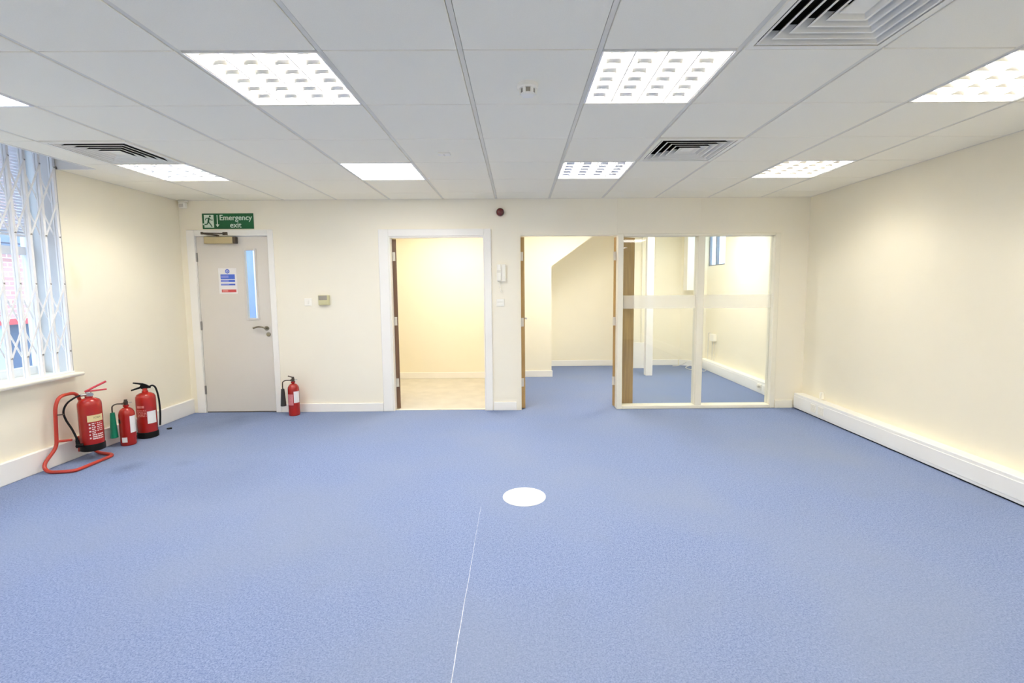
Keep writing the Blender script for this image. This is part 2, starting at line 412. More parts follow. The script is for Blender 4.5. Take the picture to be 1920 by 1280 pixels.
struct(MB().box(XR, XR+.1, YR-.1, 5.57, 0, TOP).box(XR, XR+.1, 6.26, YF+.1, 0, TOP).box(XR, XR+.1, 5.57, 6.26, 0, 1.785).box(XR, XR+.1, 5.57, 6.26, 2.36, TOP).build('wall_right', 'cream'), 'plain cream wall with white trunking along its foot')
struct(MB().box(XL-RD, XR+.1, YR-.1, YR, 0, TOP).build('wall_rear', 'cream'), 'plain cream wall opposite the glazed screen')

# skirtings and trunking
struct(MB().bbox(XL, XL+.034, YR, YB-.002, 0, .17, .006).build('baseboard_left', 'white'), 'tall white skirting under the gated window')
bb = MB()
for a, c in ((-2.53, -1.345), (-.055, .215)): bb.bbox(a, c, YB-.016, YB, 0, .10, .004)
struct(bb.build('baseboard_back', 'white'), 'low white skirting between the door frames')
struct(MB().bbox(3.25, 3.46, YB-.016, YB, 0, .095, .004).build('baseboard_corner', 'ivory'), 'short cream skirting beside the glazed screen')
tr = empty('baseboard_right'); struct(tr, 'white dado trunking running along the foot of the right wall')
MB().bbox(3.462, XR, YR, YB-.03, 0.012, .185, .004).build('trunking_body', 'pvc', tr)
MB().bbox(3.458, 3.463, YR, YB-.03, .038, .155, .0015).build('trunking_lid', 'pvc', tr)
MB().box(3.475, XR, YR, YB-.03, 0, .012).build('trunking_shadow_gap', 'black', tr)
def sock(parent, name, x, y0, y1, z0, z1, mat='plate', slots=True):
    p = MB().bbox(x-.009, x, y0, y1, z0, z1, .002).build(name, mat, parent)
    if slots:
        yc = (y0+y1)/2; zc = (z0+z1)/2; m = MB()
        m.box(x-.0096, x-.009, yc-.004, yc+.004, zc+.010, zc+.022)
        for s in (-1, 1): m.box(x-.0096, x-.009, yc+s*.016-.004, yc+s*.016+.004, zc-.014, zc-.006)
        m.build('socket_slots', 'tee', p)
    return p
for y, lab in ((2.95, 'white socket plate on the trunking, the one in the corner by the glazed screen'), (2.82, 'cream edged socket plate on the trunking with a raised surround')):
    r = empty('socket_outlet', (3.458, y, .095)); tag(r, lab, 'socket')
    p = sock(r, 'plate', 0, -.043, .043, -.043, .043)
r = empty('cable_outlet', (XR, 2.97, .23)); tag(r, 'small white cable outlet on the wall just above the trunking', 'outlet')
MB().bbox(-.03, 0, -.02, .02, -.035, .035, .003).build('body', 'plate', r); MB().box(-.031, -.03, -.017, -.004, -.028, .028).build('slot', 'tee', r)
struct(MB().box(.205, .245, YB-.008, YB, 0, H).box(1.375, 1.40, YB-.004, YB, G[2], H).box(2.33, 2.35, YB-.003, YB, G[2], H).build('trim_1', 'cream2'), 'slim cream cover strips on the partition joints')
# ------------------------------------------------------------------ fire door (door_1)
d1 = empty('door_1', (0, 0, 0)); struct(d1, 'closed grey fire door in a white frame under the exit sign')
fy = YB - .018
for nm, a in (('architrave', (-3.505, -3.415, fy, YB, 0, 2.105)), ('architrave', (-2.595, -2.53, fy, YB, 0, 2.105)), ('architrave', (-3.415, -2.595, fy, YB, 2.036, 2.105))):
    MB().bbox(*a, .005).build(nm, 'white', d1)
MB().box(-3.445, -3.413, YB, YB+T, 0, 2.065).box(-2.597, -2.565, YB, YB+T, 0, 2.065).box(-3.413, -2.597, YB, YB+T, 2.034, 2.065).build('door_lining', 'white', d1)
LY0, LY1 = YB+.004, YB+.046
lx0, lx1, lz0, lz1 = -3.408, -2.603, .012, 2.030
vx0, vx1, vz0, vz1 = -2.872, -2.752, 1.10, 1.878
lf = MB().box(lx0, vx0, LY0, LY1, lz0, lz1).box(vx1, lx1, LY0, LY1, lz0, lz1).box(vx0, vx1, LY0, LY1, lz0, vz0).box(vx0, vx1, LY0, LY1, vz1, lz1)
leaf = lf.build('leaf', 'door', d1)
bd = MB()
for a, c, e_, f_ in ((vx0-.018, vx0+.006, vz0-.018, vz1+.018), (vx1-.006, vx1+.018, vz0-.018, vz1+.018)): bd.bbox(a, c, LY0-.010, LY0+.004, e_, f_, .003)
for e_, f_ in ((vz0-.018, vz0+.006), (vz1-.006, vz1+.018)): bd.bbox(vx0+.006, vx1-.006, LY0-.010, LY0+.004, e_, f_, .003)
bd.build('glazing_bead', 'bead', d1)
MB().box(vx0, vx1, YB+.022, YB+.027, vz0, vz1).build('vision_pane', 'glass', d1)
MB().box(lx0, lx1, LY0+.006, LY1, 0.0, .012).build('threshold', 'darkmetal', d1)
for z in (1.80, 1.02, .27):
    m = MB().box(-3.420, -3.400, LY0-.004, LY0+.002, z-.05, z+.05); m.tube([(-3.412, LY0-.008, z-.05), (-3.412, LY0-.008, z+.05)], .007, 8); m.build('hinge', 'hinge_s', d1)
hd = MB().lathe([(.026, 0), (.026, .008), (.022, .010), (.022, .010)], 20, (-2.662, LY0, .985), 'y')
for k in range(len(hd.v)): hd.v[k] = (hd.v[k][0], 2*LY0 - hd.v[k][1], hd.v[k][2])
hd.tube([(-2.662, LY0, .985), (-2.662, LY0-.045, .985)], .010, 10)
hd.tube(spline([(-2.655, LY0-.045, .99), (-2.69, LY0-.05, 1.003), (-2.74, LY0-.05, 1.006), (-2.795, LY0-.048, .990)], 5), .0095, 10)
hnd = hd.build('lever_handle', 'handle', d1)
m = MB().lathe([(.025, 0), (.025, .007), (.005, .009)], 20, (-2.645, 0, .915), 'y')
for k in range(len(m.v)): m.v[k] = (m.v[k][0], LY0 - m.v[k][1], m.v[k][2])
m.build('lock_escutcheon', 'handle', d1)
c = MB().bbox(-3.285, -2.965, LY0-.062, LY0, 1.948, 2.026, .006).build('door_closer', 'closer', d1)
MB().bbox(-2.965, -2.935, LY0-.060, LY0, 1.950, 2.024, .004).build('closer_end_cap', 'darkmetal', c)
a = MB().tube([(-3.14, LY0-.035, 2.026), (-3.14, LY0-.035, 2.046)], .014, 10)
a.tube([(-3.14, LY0-.035, 2.043), (-3.245, fy-.12, 2.050)], .009, 6).tube([(-3.245, fy-.12, 2.056), (-3.06, fy-.006, 2.062)], .007, 6)
a.tube([(-3.245, fy-.12, 2.040), (-3.245, fy-.12, 2.066)], .013, 10).box(-3.085, -3.035, fy-.012, fy, 2.045, 2.078)
a.build('closer_arm', 'darkmetal', c)
# notice on the door
n0 = MB().box(-3.178, -2.972, LY0-.004, LY0, 1.386, 1.676).build('door_notice', 'paper', d1)
ny = LY0-.0046
nn = MB(); nn.box(-3.155, -2.993, ny, ny+.0008, 1.552, 1.606).box(-3.155, -2.993, ny, ny+.0008, 1.520, 1.545).box(-3.155, -2.993, ny, ny+.0008, 1.481, 1.500)
nn.lathe([(.025, 0), (.025, .0008)], 20, (-3.075, ny, 1.640), 'y')
nn.build('notice_blue_print', 'blue_print', n0)
nn = MB(); nn.box(-3.150, -3.065, ny-.0004, ny+.0002, 1.566, 1.592); nn.box(-3.155, -3.065, ny-.0004, ny+.0002, 1.523, 1.541); nn.box(-3.155, -3.062, ny-.0004, ny+.0002, 1.485, 1.496)
nn.build('notice_blue_text', 'blue_soft', n0)
nn = MB(); nn.box(-3.150, -2.985, ny, ny+.0008, 1.402, 1.434); nn.build('notice_red_print', 'red_print', n0)
nn = MB(); nn.box(-3.140, -3.078, ny-.0004, ny+.0002, 1.409, 1.429); nn.build('notice_red_text', 'red_soft', n0)
nn = MB()
for k in range(6):
    a0 = k*math.pi/3; nn.box(-3.075+.011*math.cos(a0)-.0035, -3.075+.011*math.cos(a0)+.0035, ny-.0008, ny, 1.640+.011*math.sin(a0)-.0035, 1.640+.011*math.sin(a0)+.0035)
nn.build('notice_emblem', 'paper', n0)

# exit sign
sg = MB().bbox(-3.318, -2.742, YB-.006, YB, 2.116, 2.288, .001).build('exit_sign', 'signgreen')
tag(sg, 'green emergency exit sign with running man above the grey fire door', 'sign')
def on_sign(vs, cx, cz): return [(cx+v[0], YB-.0072, cz+v[1]) for v in vs]
for body, cx, cz, wd in (('Emergency', -2.937, 2.238, .36), ('exit', -2.942, 2.156, .125)):
    vs, fs = text_mesh(body, .085, 0, wd); m = MB()
    for k, (dx, dz) in enumerate(((0, 0), (.0018, 0), (-.0018, 0), (0, .0014), (0, -.0014))): m.add([(v[0], v[1]-.0004*k, v[2]) for v in on_sign(vs, cx+dx, cz+dz)], fs)
    m.build('sign_lettering', 'signwhite', sg)
MB().box(-3.296, -3.188, YB-.0072, YB-.006, 2.130, 2.272).box(-3.312, -3.296, YB-.0072, YB-.006, 2.160, 2.178).build('pictogram_panel', 'signwhite', sg)
am = MB().box(-3.152, -3.143, YB-.0072, YB-.006, 2.160, 2.270); am.prism([(-3.168, 2.166), (-3.127, 2.166), (-3.1475, 2.136)], YB-.0072, YB-.006); am.build('sign_arrow', 'signwhite', sg)
man = MB()
def limb(pts, wdt):
    for (a, b_) in zip(pts[:-1], pts[1:]):
        A = Vector((a[0], 0, a[1])); B = Vector((b_[0], 0, b_[1])); d = (B-A).normalized(); nrm = Vector((-d.z, 0, d.x))*wdt/2
        A = A - d*wdt*.25; B = B + d*wdt*.25
        man.add([(p.x, YB-.0080, p.z) for p in (A+nrm, A-nrm, B-nrm, B+nrm)], [(0,1,2,3)])
limb([(-3.240, 2.238), (-3.250, 2.192)], .018)                       # trunk
limb([(-3.238, 2.236), (-3.272, 2.234), (-3.280, 2.214)], .009)      # arm
limb([(-3.238, 2.232), (-3.216, 2.214), (-3.200, 2.214)], .009)
limb([(-3.250, 2.192), (-3.262, 2.170), (-3.290, 2.166)], .011)      # legs
limb([(-3.248, 2.194), (-3.228, 2.172), (-3.210, 2.142)], .011)
man.lathe([(.011, 0), (.011, .0008)], 14, (-3.228, YB-.0080, 2.256), 'y')
man.build('running_man', 'signgreen', sg)

# ------------------------------------------------------------------ opening to the small room (door_2)
d2 = empty('door_2'); struct(d2, 'white framed opening to the small bright room, its brown door folded back')
for a in ((-1.342, D2[0]-.012, YB-.02, YB, 0, 2.10), (D2[1]+.012, -.062, YB-.02, YB, 0, 2.10), (D2[0]-.012, D2[1]+.012, YB-.02, YB, D2[2]+.012, 2.10)):
    MB().bbox(*a, .006).build('architrave', 'white', d2)
MB().box(D2[0]-.03, D2[0], YB-.006, YB+T, 0, D2[2]).box(D2[1], D2[1]+.03, YB-.006, YB+T, 0, D2[2]).box(D2[0]-.03, D2[1]+.03, YB-.006, YB+T, D2[2], D2[2]+.03).build('door_lining', 'white', d2)
MB().box(D2[0], D2[1], YB+.03, YB+.07, 0, .006).build('threshold', 'tee', d2)
hx, hy = D2[0]+.002, YB+T-.008
ang = math.radians(17)
lf = MB().bbox(0, .044, 0, .80, .012, 2.0, .002).build('leaf', 'brown', d2, (hx, hy, 0)); lf.rotation_euler.z = ang
for z in (1.80, 1.05, .32):
    m = MB().box(0, .032, -.003, .001, z-.05, z+.05); m.tube([(0.006, -.006, z-.05), (.006, -.006, z+.05)], .006, 8); m.build('hinge', 'hinge', d2, (hx, hy, 0))

# ------------------------------------------------------------------ inner office doors (door_3) and glazed screen
d3 = empty('door_3'); struct(d3, 'double oak doors folded back in the cream office opening')
MB().box(D3[0]-.002, D3[0]+.002, YB-.01, YB+T, 0, D3[2]).box(D3[0], D3[1], YB-.004, YB+T, D3[2], G[2]).build('door_lining', 'ivory', d3)
def oakleaf(x, y, wd, a, side, hinge_x):
    l = MB().bbox(0 if side > 0 else -.044, .044 if side > 0 else 0, 0, wd, .012, 2.008, .002).build('leaf', 'oak', d3, (x, y, 0)); l.rotation_euler.z = a
    for z in (1.79, 1.03, .32):
        m = MB().box(hinge_x, hinge_x + side*.03, -.004, .001, z-.05, z+.05); m.tube([(hinge_x + side*.004, -.007, z-.05), (hinge_x + side*.004, -.007, z+.05)], .006, 8)
        m.build('hinge', 'hinge', d3, (x, y, 0))
    return l
yh = YB+.045
oakleaf(D3[0]+.002, yh, .80, math.radians(1.5), 1, 0)
hdl = MB().tube([(.044, .735, 1.03), (.092, .735, 1.03), (.092, .63, 1.03)], .009, 8).lathe([(.024, 0), (.024, .008)], 16, (.044, .735, 1.03), 'x').build('lever_handle', 'steel', d3, (D3[0]+.002, yh, 0)); hdl.rotation_euler.z = math.radians(1.5)
oakleaf(D3[1]-.004, yh+.05, .27, math.radians(-66), -1, 0)
m = MB().bbox(-.049, -.044, .235, .262, .95, 1.12, .001).build('flush_bolt', 'steel', d3, (D3[1]-.004, yh+.05, 0)); m.rotation_euler.z = math.radians(-66)

ws = empty('window_3'); struct(ws, 'full height glazed office screen in a white frame with a frosted band')
gy0, gy1 = YB-.012, YB+T+.012
for nm, a in (('stile', (1.385, 1.448, gy0, gy1, 0, 2.035)), ('mullion', (2.302, 2.382, gy0, gy1, .04, 2.005)), ('stile', (3.185, 3.245, gy0, gy1, 0, 2.035)),
              ('head_rail', (1.448, 3.185, gy0, gy1, 2.005, 2.035)), ('bottom_rail', (1.448, 3.185, gy0, gy1, 0, .042))):
    MB().bbox(*a, .006).build(nm, 'ivory', ws)
for a, c in ((1.448, 2.302), (2.382, 3.185)):
    p = MB().box(a, c, YB+.045, YB+.051, .042, 2.005).build('pane', 'glass', ws)
    MB().box(a, c, YB+.0442, YB+.0448, 1.178, 1.332).build('frosted_band', 'frost', p)

# ------------------------------------------------------------------ rooms behind
sr = MB().box(-2.52, .06, 5.40, 5.50, 0, TOP).box(-2.52, -2.42, YB+T, 5.40, 0, TOP).box(-.02, .06, YB+T, 5.46, 0, TOP)
struct(sr.build('wall_storeroom', 'cream'), 'cream walls of the small bright room')
struct(MB().bbox(-2.42, -.02, 5.385, 5.40, 0, .10, .004).build('baseboard_storeroom', 'white'), 'white skirting in the small bright room')
us = MB(); yn = 5.456
us.prism([(.06, 0), (.770, 0), (.770, 1.769), (1.70, 2.436), (.06, 2.436)], yn, yn+.12)
us.add([(.770, yn+.12, 1.769), (1.70, yn+.12, 2.436), (1.70, YF, 2.436), (.770, YF, 1.769)], [(0,1,2,3)]).box(.69, .770, yn+.12, YF, 0, 1.769)
struct(us.build('wall_understair', 'cream'), 'cream wall with a slanted edge below the stairs')
struct(MB().bbox(.06, .785, yn-.016, yn, 0, .105, .004).build('baseboard_understair', 'white'), 'white skirting on the under stair wall')
of = MB().box(.06, XR, YF, YF+.1, 0, TOP)
struct(of.build('wall_office', 'cream'), 'cream far wall of the inner office')
struct(MB().prism([(3.20, YF), (XR, 6.28), (XR, YF)], 0, TOP, 'z').build('wall_office_corner', 'cream'), 'angled cream wall across the office corner')
struct(MB().bbox(.785, 2.28, YF-.016, YF, 0, .105, .004).bbox(2.47, 3.17, YF-.016, YF, 0, .105, .004).prism([(3.195, YF-.002), (3.185, YF-.016), (3.46, 6.335), (3.47, 6.349)], 0, .105, 'z').build('baseboard_office', 'white'), 'white skirting round the inner office')
struct(MB().box(-2.5, XR+.1, YB+T, YF+.1, 2.436, 2.52).build('ceiling_inner', 'tile'), 'plain ceiling over the rooms behind the partition')
po = MB().bbox(2.296, 2.408, 5.48, 5.59, 0, 2.436, .004).build('square_post', 'white'); tag(po, 'white square post standing on the office carpet', 'post')
bx = MB().box(2.16, 2.465, 6.205, YF-.001, .46, 2.434).build('pipe_boxing', 'cream'); tag(bx, 'cream boxed column behind the white post', 'boxing')
MB().bbox(2.14, 2.475, 6.195, YF-.018, 0, .46, .004).build('boxing_plinth', 'white', bx)
MB().tube([(2.405, 6.19, .46), (2.405, 6.19, 2.43)], .012, 8).build('riser_pipe', 'ivory', bx)
cu = MB().bbox(3.19, 3.385, 6.20, 6.385, 1.37, 2.432, .004).build('wall_cupboard', 'white'); tag(cu, 'white boxed cupboard high in the office corner', 'cupboard')
tb = empty('dado_trunking'); tag(tb, 'white trunking at the foot of the office wall behind the glass', 'trunking')
MB().bbox(3.47, XR, YB+T+.02, 6.26, 0.0, .165, .004).build('trunking_body', 'pvc', tb)
MB().bbox(3.466, 3.471, YB+T+.02, 6.26, .03, .14, .0015).build('trunking_lid', 'pvc', tb)
for y, lab in ((4.13, 'white socket plate on the office trunking beside a grey plug'), (3.98, 'white socket plate on the office trunking next to the screen frame')):
    r = empty('socket_outlet', (3.466, y, .085)); tag(r, lab, 'socket'); sock(r, 'plate', 0, -.055, .055, -.042, .042)
pl = MB().bbox(3.425, 3.456, 4.10, 4.135, .085, .115, .004).build('plug', 'tee'); tag(pl, 'grey plug pushed into the office trunking socket', 'plug')
r = empty('wall_socket', (XR, 4.10, .265)); tag(r, 'white double socket on the office wall above the trunking', 'socket')
sock(r, 'plate', 0, -.085, .085, -.04, .04)
jb = empty('junction_box', (XR, 5.89, .57)); tag(jb, 'small white junction box with hanging wires on the office wall', 'junction box')
MB().bbox(-.06, 0, -.10, .06, -.06, .06, .006).build('body', 'plate', jb)
for k, (a, yy) in enumerate(((.0, -.06), (.02, .0), (-.02, .04))):
    MB().tube(spline([(-.02, yy, -.06), (-.025, yy+a, -.2), (-.02, yy-a, -.40)], 5), .004, 6).build('wire', 'cable', jb)
MB().tube(spline([(-.02, .05, .04), (-.02, .12, .06), (-.02, .2, .05), (-.02, .21, -.1), (-.02, .21, -.40)], 5), .006, 6).build('wire', 'cable', jb)
for k, pts in enumerate((((3.40, 6.0, .02), (3.30, 6.02, .03), (3.2, 5.95, .012), (3.16, 6.08, .03), (3.28, 6.15, .05), (3.42, 6.10, .03)),
                         ((3.44, 5.85, .03), (3.36, 5.78, .012), (3.30, 5.9, .03), (3.40, 6.02, .06), (3.45, 6.08, .12)),
                         ((3.02, 6.36, .012), (3.10, 6.33, .02), (3.18, 6.30, .05), (3.24, 6.28, .09)))):
    lab = ('tangled pale cable looped on the office carpet', 'short pale cable running up the office trunking', 'pale cable trailing along the angled office skirting')[k]
    tag(MB().tube(spline(pts, 6), .007, 6).build('loose_cable', 'cable'), lab, 'cable')
w2 = empty('window_2'); struct(w2, 'small high window with blue daylight in the office wall')
MB().box(XR+.02, XR+.06, 5.57, 6.26, 1.785, 1.805).box(XR+.02, XR+.06, 5.57, 5.60, 1.805, 2.36).box(XR+.02, XR+.06, 6.23, 6.26, 1.805, 2.36).build('window_frame', 'winframe', w2)
MB().box(XR+.01, XR+.06, 5.93, 5.965, 1.805, 2.36).build('mullion', 'winframe', w2)
MB().box(XR+.035, XR+.040, 5.60, 6.23, 1.805, 2.36).build('pane', 'glass', w2)

# ceiling panels of the rooms behind
def led_panel(name, lab, x, y, z, mat='led', group=None):
    r = empty(name, (x, y, z)); tag(r, lab, 'light', group)
    fr = MB()
    for a in ((-.297, .297, -.297, -.282), (-.297, .297, .282, .297), (-.297, -.282, -.282, .282), (.282, .297, -.282, .282)): fr.box(a[0], a[1], a[2], a[3], -.003, .012)
    fr.build('frame', 'housing', r)
    MB().box(-.282, .282, -.282, .282, .001, .010).build('diffuser', mat, r)
    return r
led_panel('ceiling_panel', 'square light panel in the ceiling of the small bright room', -.75, 4.35, 2.424, 'inner')
led_panel('ceiling_panel', 'square light panel in the office ceiling just inside the oak doors', 0.95, 4.40, 2.424, 'inner')
led_panel('ceiling_panel', 'square light panel in the office ceiling behind the glazed screen', 2.75, 4.75, 2.424, 'inner')

# ------------------------------------------------------------------ ceiling fittings
LEDLAB = {(-5, 0): 'flat white LED panel nearest the gated window', (-2, 3): 'flat white LED panel in front of the white framed opening'}
for (i, j) in LED:
    colw = {-5: 'by the window wall', -2: 'second from the window wall', 1: 'second from the plain wall', 4: 'by the plain trunking wall'}[i]
    lab = LEDLAB.get((i, j), 'flat LED panel ' + ('closest to the rear wall ' if j == -6 else 'in the row before the rear one ') + colw)
    led_panel('led_panel', lab, .6*i+.3,   .6*j+.3, H, 'led' if j >= 0 else 'led_rear', None if (i, j) in LEDLAB else 'panels towards the rear wall')
hm = MB().box(-.288, .288, -.288, .288, .075, .080).box(-.290, -.285, -.288, .288, -.002, .08).box(.285, .290, -.288, .288, -.002, .08).box(-.285, .285, -.290, -.285, -.002, .08).box(-.285, .285, .285, .290, -.002, .08).mesh('housing', 'housing')
tm = MB().tube([(0, -.28, .052), (0, .28, .052)], .013, 10).mesh('tube', 'tube')
dm = MB().prism([(-.003, .002), (.003, .002), (.010, .060), (-.010, .060)], -.284, .284).mesh('divider', 'housing')
sm_ = MB().prism([(-.284, .002), (-.280, .002), (-.272, .070), (-.284, .070)], -.284, .284).mesh('side_reflector', 'housing')
bm_ = MB()
for k in range(4):
    x0 = -.284 + k*.142; n = 8
    for q in range(n):                     # scalloped lower edge, V section narrow at the bottom
        def zb_(u): return .003 + .014*(1-abs(2*u-1)**2)
        ua, ub = q/n, (q+1)/n
        xa, xb = x0 + .004 + .134*ua, x0 + .004 + .134*ub
        za, zc = zb_(ua), zb_(ub)
        V_ = [(xa, -.0015, za), (xb, -.0015, zc), (xb, .0015, zc), (xa, .0015, za), (xa, -.010, .032), (xb, -.010, .032), (xb, .010, .032), (xa, .010, .032), (xa, -.012, .042), (xb, -.012, .042), (xb, .012, .042), (xa, .012, .042)]
        bm_.cur = 1 if q in (2, 3, 4, 5) else 0
        bm_.add(V_, [(0,3,2,1), (0,1,5,4), (2,3,7,6)])
        bm_.cur = 0
        bm_.add(V_, [(4,5,9,8), (6,7,11,10), (8,9,10,11)])
bm_ = bm_.mesh('cross_blade', ['housing', 'reflector'])
LLAB = {(-2, 0): 'recessed louvre light over the middle of the carpet, warm tinted, left of the smoke detector',
        (1, 0): 'recessed louvre light beside the smoke detector and the large air diffuser',
        (4, 0): 'recessed louvre light at the edge tiles along the plain right wall',
        (1, 3): 'recessed louvre light in front of the oak office doors',
        (4, 3): 'recessed louvre light in front of the glazed screen',
        (-5, 3): 'recessed louvre light next to the air diffuser by the gated window'}
for (i, j) in LOUVRE:
    r = empty('louvre_light', (.6*i+.3, .6*j+.3, H)); tag(r, LLAB[(i, j)], 'light', None)
    put('housing', hm, r)
    for k in range(4): put('tube', tm, r, (-.213 + .142*k, 0, 0))
    for k in range(3): put('divider', dm, r, (-.142 + .142*k, 0, 0))
    put('side_reflector', sm_, r); put('side_reflector', sm_, r, None, math.pi)
    for k in range(6): put('cross_blade', bm_, r, (0, -.2375 + .095*k, 0))

# four-way air diffusers
vm = []
for k in range(5):
    A = .258 - k*.045; B = A - .034; z0, z1 = -.004, .034
    m = MB()
    m.cur = 1; m.add([(-A, -A, z0), (A, -A, z0), (B, -B, z1), (-B, -B, z1)], [(0,1,2,3)])          # back of the vane, coloured dark to paint in the shade of the gaps
    m.cur = 0; m.add([(-A+.010, -A+.010, z0), (A-.010, -A+.010, z0), (B, -B+.004, z1), (-B, -B+.004, z1)], [(0,3,2,1)])
    m.add([(-A, -A, z0), (A, -A, z0), (A-.010, -A+.010, z0), (-A+.010, -A+.010, z0)], [(0,3,2,1)])
    vm.append(m.mesh('vane', ['vane', 'duct_and_shade']))
DLAB = {(2, -1): 'large looking square air diffuser beside the louvre light and smoke detector row',
        (2, 2): 'square four way air diffuser in front of the office doors and screen',
        (-5, 2): 'square four way air diffuser by the gated window'}
DLAB[(2, -1)] = 'square four way air diffuser further from the office doors, beyond two louvre lights'
for (i, j) in DIFF:
    r = empty('air_diffuser', (.6*i+.3, .6*j+.3, H)); tag(r, DLAB[(i, j)], 'air vent')
    fr = MB()
    for a in ((-.290, .290, -.290, -.264), (-.290, .290, .264, .290), (-.290, -.264, -.264, .264), (.264, .290, -.264, .264)): fr.box(*a, -.006, .012)
    fr.build('frame', 'vane', r)
    MB().box(-.285, .285, -.285, .285, .15, .16).box(-.285, -.275, -.285, .285, .012, .15).box(.275, .285, -.285, .285, .012, .15).box(-.275, .275, -.285, -.275, .012, .15).box(-.275, .275, .275, .285, .012, .15).build('plenum', 'duct_and_shade', r)
    for k in range(5):
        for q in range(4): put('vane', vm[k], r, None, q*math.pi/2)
    MB().box(-.045, .045, -.045, .045, .004, .008).build('centre_plate', 'vane', r)

sd = empty('smoke_detector', (.297, .345, H)); tag(sd, 'round white smoke detector on a ceiling tile between two louvre lights', 'smoke detector')
MB().lathe([(.052, 0), (.052, -.018), (.047, -.024), (.0, -.024)], 28).build('base', 'plate', sd)
MB().lathe([(.036, -.024), (.036, -.046), (.0, -.047)], 24).build('sensing_chamber', 'lcdgrey', sd)
m = MB()
for k in range(6):
    a = k*math.pi/3; m.tube([(.037*math.cos(a), .037*math.sin(a), -.022), (.034*math.cos(a), .034*math.sin(a), -.05)], .009, 6)
m.lathe([(.0, -.056), (.030, -.054), (.038, -.046), (.0, -.046)], 24); m.build('cage', 'plate', sd)
ps = empty('ceiling_sensor', (-.304, 1.54, H)); tag(ps, 'small white rectangular sensor on the ceiling tile by the LED panel', 'sensor')
MB().bbox(-.046, .046, -.028, .028, -.014, 0, .003).build('body', 'plate', ps); MB().box(-.006, .006, -.026, .026, -.0146, -.014).build('groove', 'tee', ps)
le = MB().lathe([(0, -.012), (.010, -.010), (.014, 0)], 14).build('indicator', 'plate', None, (-.565, 2.33, H)); le.name = 'indicator_light'; tag(le, 'tiny round white indicator at the corner of the LED panel', 'indicator')
pr = empty('motion_sensor', (-3.50, YB-.03, 2.43)); tag(pr, 'small pale motion sensor in the corner above the fire door', 'sensor')
MB().bbox(-.04, .04, -.035, .03, -.022, -.002, .004).build('bracket', 'tee', pr); MB().bbox(-.036, .036, -.04, .02, -.088, -.022, .010).build('body', 'plate', pr); MB().bbox(-.024, .024, -.044, -.039, -.078, -.045, .002).build('lens', 'bead', pr)

# ------------------------------------------------------------------ things on the back wall
so = empty('alarm_sounder', (.045, YB, 2.282)); tag(so, 'dark red fire alarm sounder on the wall below the ceiling', 'alarm')
m = MB().lathe([(.046, 0), (.046, -.02), (.040, -.045), (.024, -.058), (0, -.060)], 26, (0, 0, 0), 'y'); m.build('dome', 'sounder', so)
def plate(name, lab, cat, x0, x1, z0, z1, mat='plate'):
    r = empty(name, ((x0+x1)/2, YB, (z0+z1)/2)); tag(r, lab, cat); w_, h_ = (x1-x0)/2, (z1-z0)/2
    MB().bbox(-w_, w_, -.011, 0, -h_, h_, .003).build('plate', mat, r); return r
r = plate('light_switch', 'white light switch left of the beige thermostat', 'switch', -2.211, -2.125, 1.241, 1.327)
MB().bbox(-.012, .012, -.016, -.010, -.020, .020, .002).build('rocker', 'plate', r)
r = empty('thermostat', (-1.983, YB, 1.304)); tag(r, 'beige thermostat with a grey display beside the white switch', 'thermostat')
MB().bbox(-.062, .062, -.03, 0, -.058, .058, .005).build('body', 'thermo', r)
MB().bbox(-.056, .040, -.0315, -.029, .002, .054, .0006).build('display', 'lcdgrey', r)
MB().bbox(-.058, .058, -.034, -.029, -.046, -.002, .002).build('flap', 'thermo', r)
r = plate('fused_switch', 'white double switch plate below the intercom handset', 'switch', -.010, .082, 1.219, 1.305)
MB().bbox(-.034, .034, -.0135, -.010, .006, .020, .001).build('rocker', 'plate', r); MB().bbox(-.034, .034, -.0135, -.010, -.026, -.012, .001).build('rocker', 'plate', r)
ic = empty('intercom_phone', (.048, YB, 1.60)); tag(ic, 'white wall intercom handset between the two openings', 'intercom')
MB().bbox(-.010, .052, -.035, 0, -.10, .098, .006).build('base', 'plate', ic)
hs = MB().bbox(-.050, .004, -.052, -.008, -.095, .098, .010); hs.build('handset', 'plate', ic)
MB().box(-.046, .0, -.0535, -.052, .0, .030).build('earpiece_slot', 'tee', ic)
pts = []
for k in range(110):
    t = k/109; a = t*2*math.pi*13
    base = Vector((-.030 + .03*math.sin(t*math.pi), -.02, -.10 - .115*math.sin(t*math.pi)))
    pts.append(base + Vector((.008*math.cos(a), .008*math.sin(a), 0)))
MB().tube(pts, .0028, 5).build('coiled_cord', 'plate', ic)

# ------------------------------------------------------------------ floor items
fc = empty('floor_box_cover', (.272, 1.015, 0)); tag(fc, 'round white floor box cover set in the blue carpet', 'floor cover')
MB().lathe([(.140, 0), (.140, .004), (.134, .007), (0, .007)], 48).build('lid', 'discwhite', fc)
MB().lathe([(.147, 0), (.147, .003), (.140, .004)], 48).build('rim', 'discwhite', fc)
m = MB(); N_ = 40
for k in range(N_):
    y0 = -1.6 + 2.47*k/N_; y1 = -1.6 + 2.47*(k+1)/N_
    wv = lambda y: .0017 * max(.3, min(1, (.95-y)/1.3))
    jx = lambda y: -.014 + .0008*math.sin(y*9) + .0006*math.sin(y*23)
    m.add([(jx(y0)-wv(y0), y0, .0012), (jx(y0)+wv(y0), y0, .0012), (jx(y1)+wv(y1), y1, .0012), (jx(y1)-wv(y1), y1, .0012)], [(0,1,2,3)])
tag(m.build('carpet_seam', 'seam'), 'frayed white seam line running across the blue carpet', 'seam')
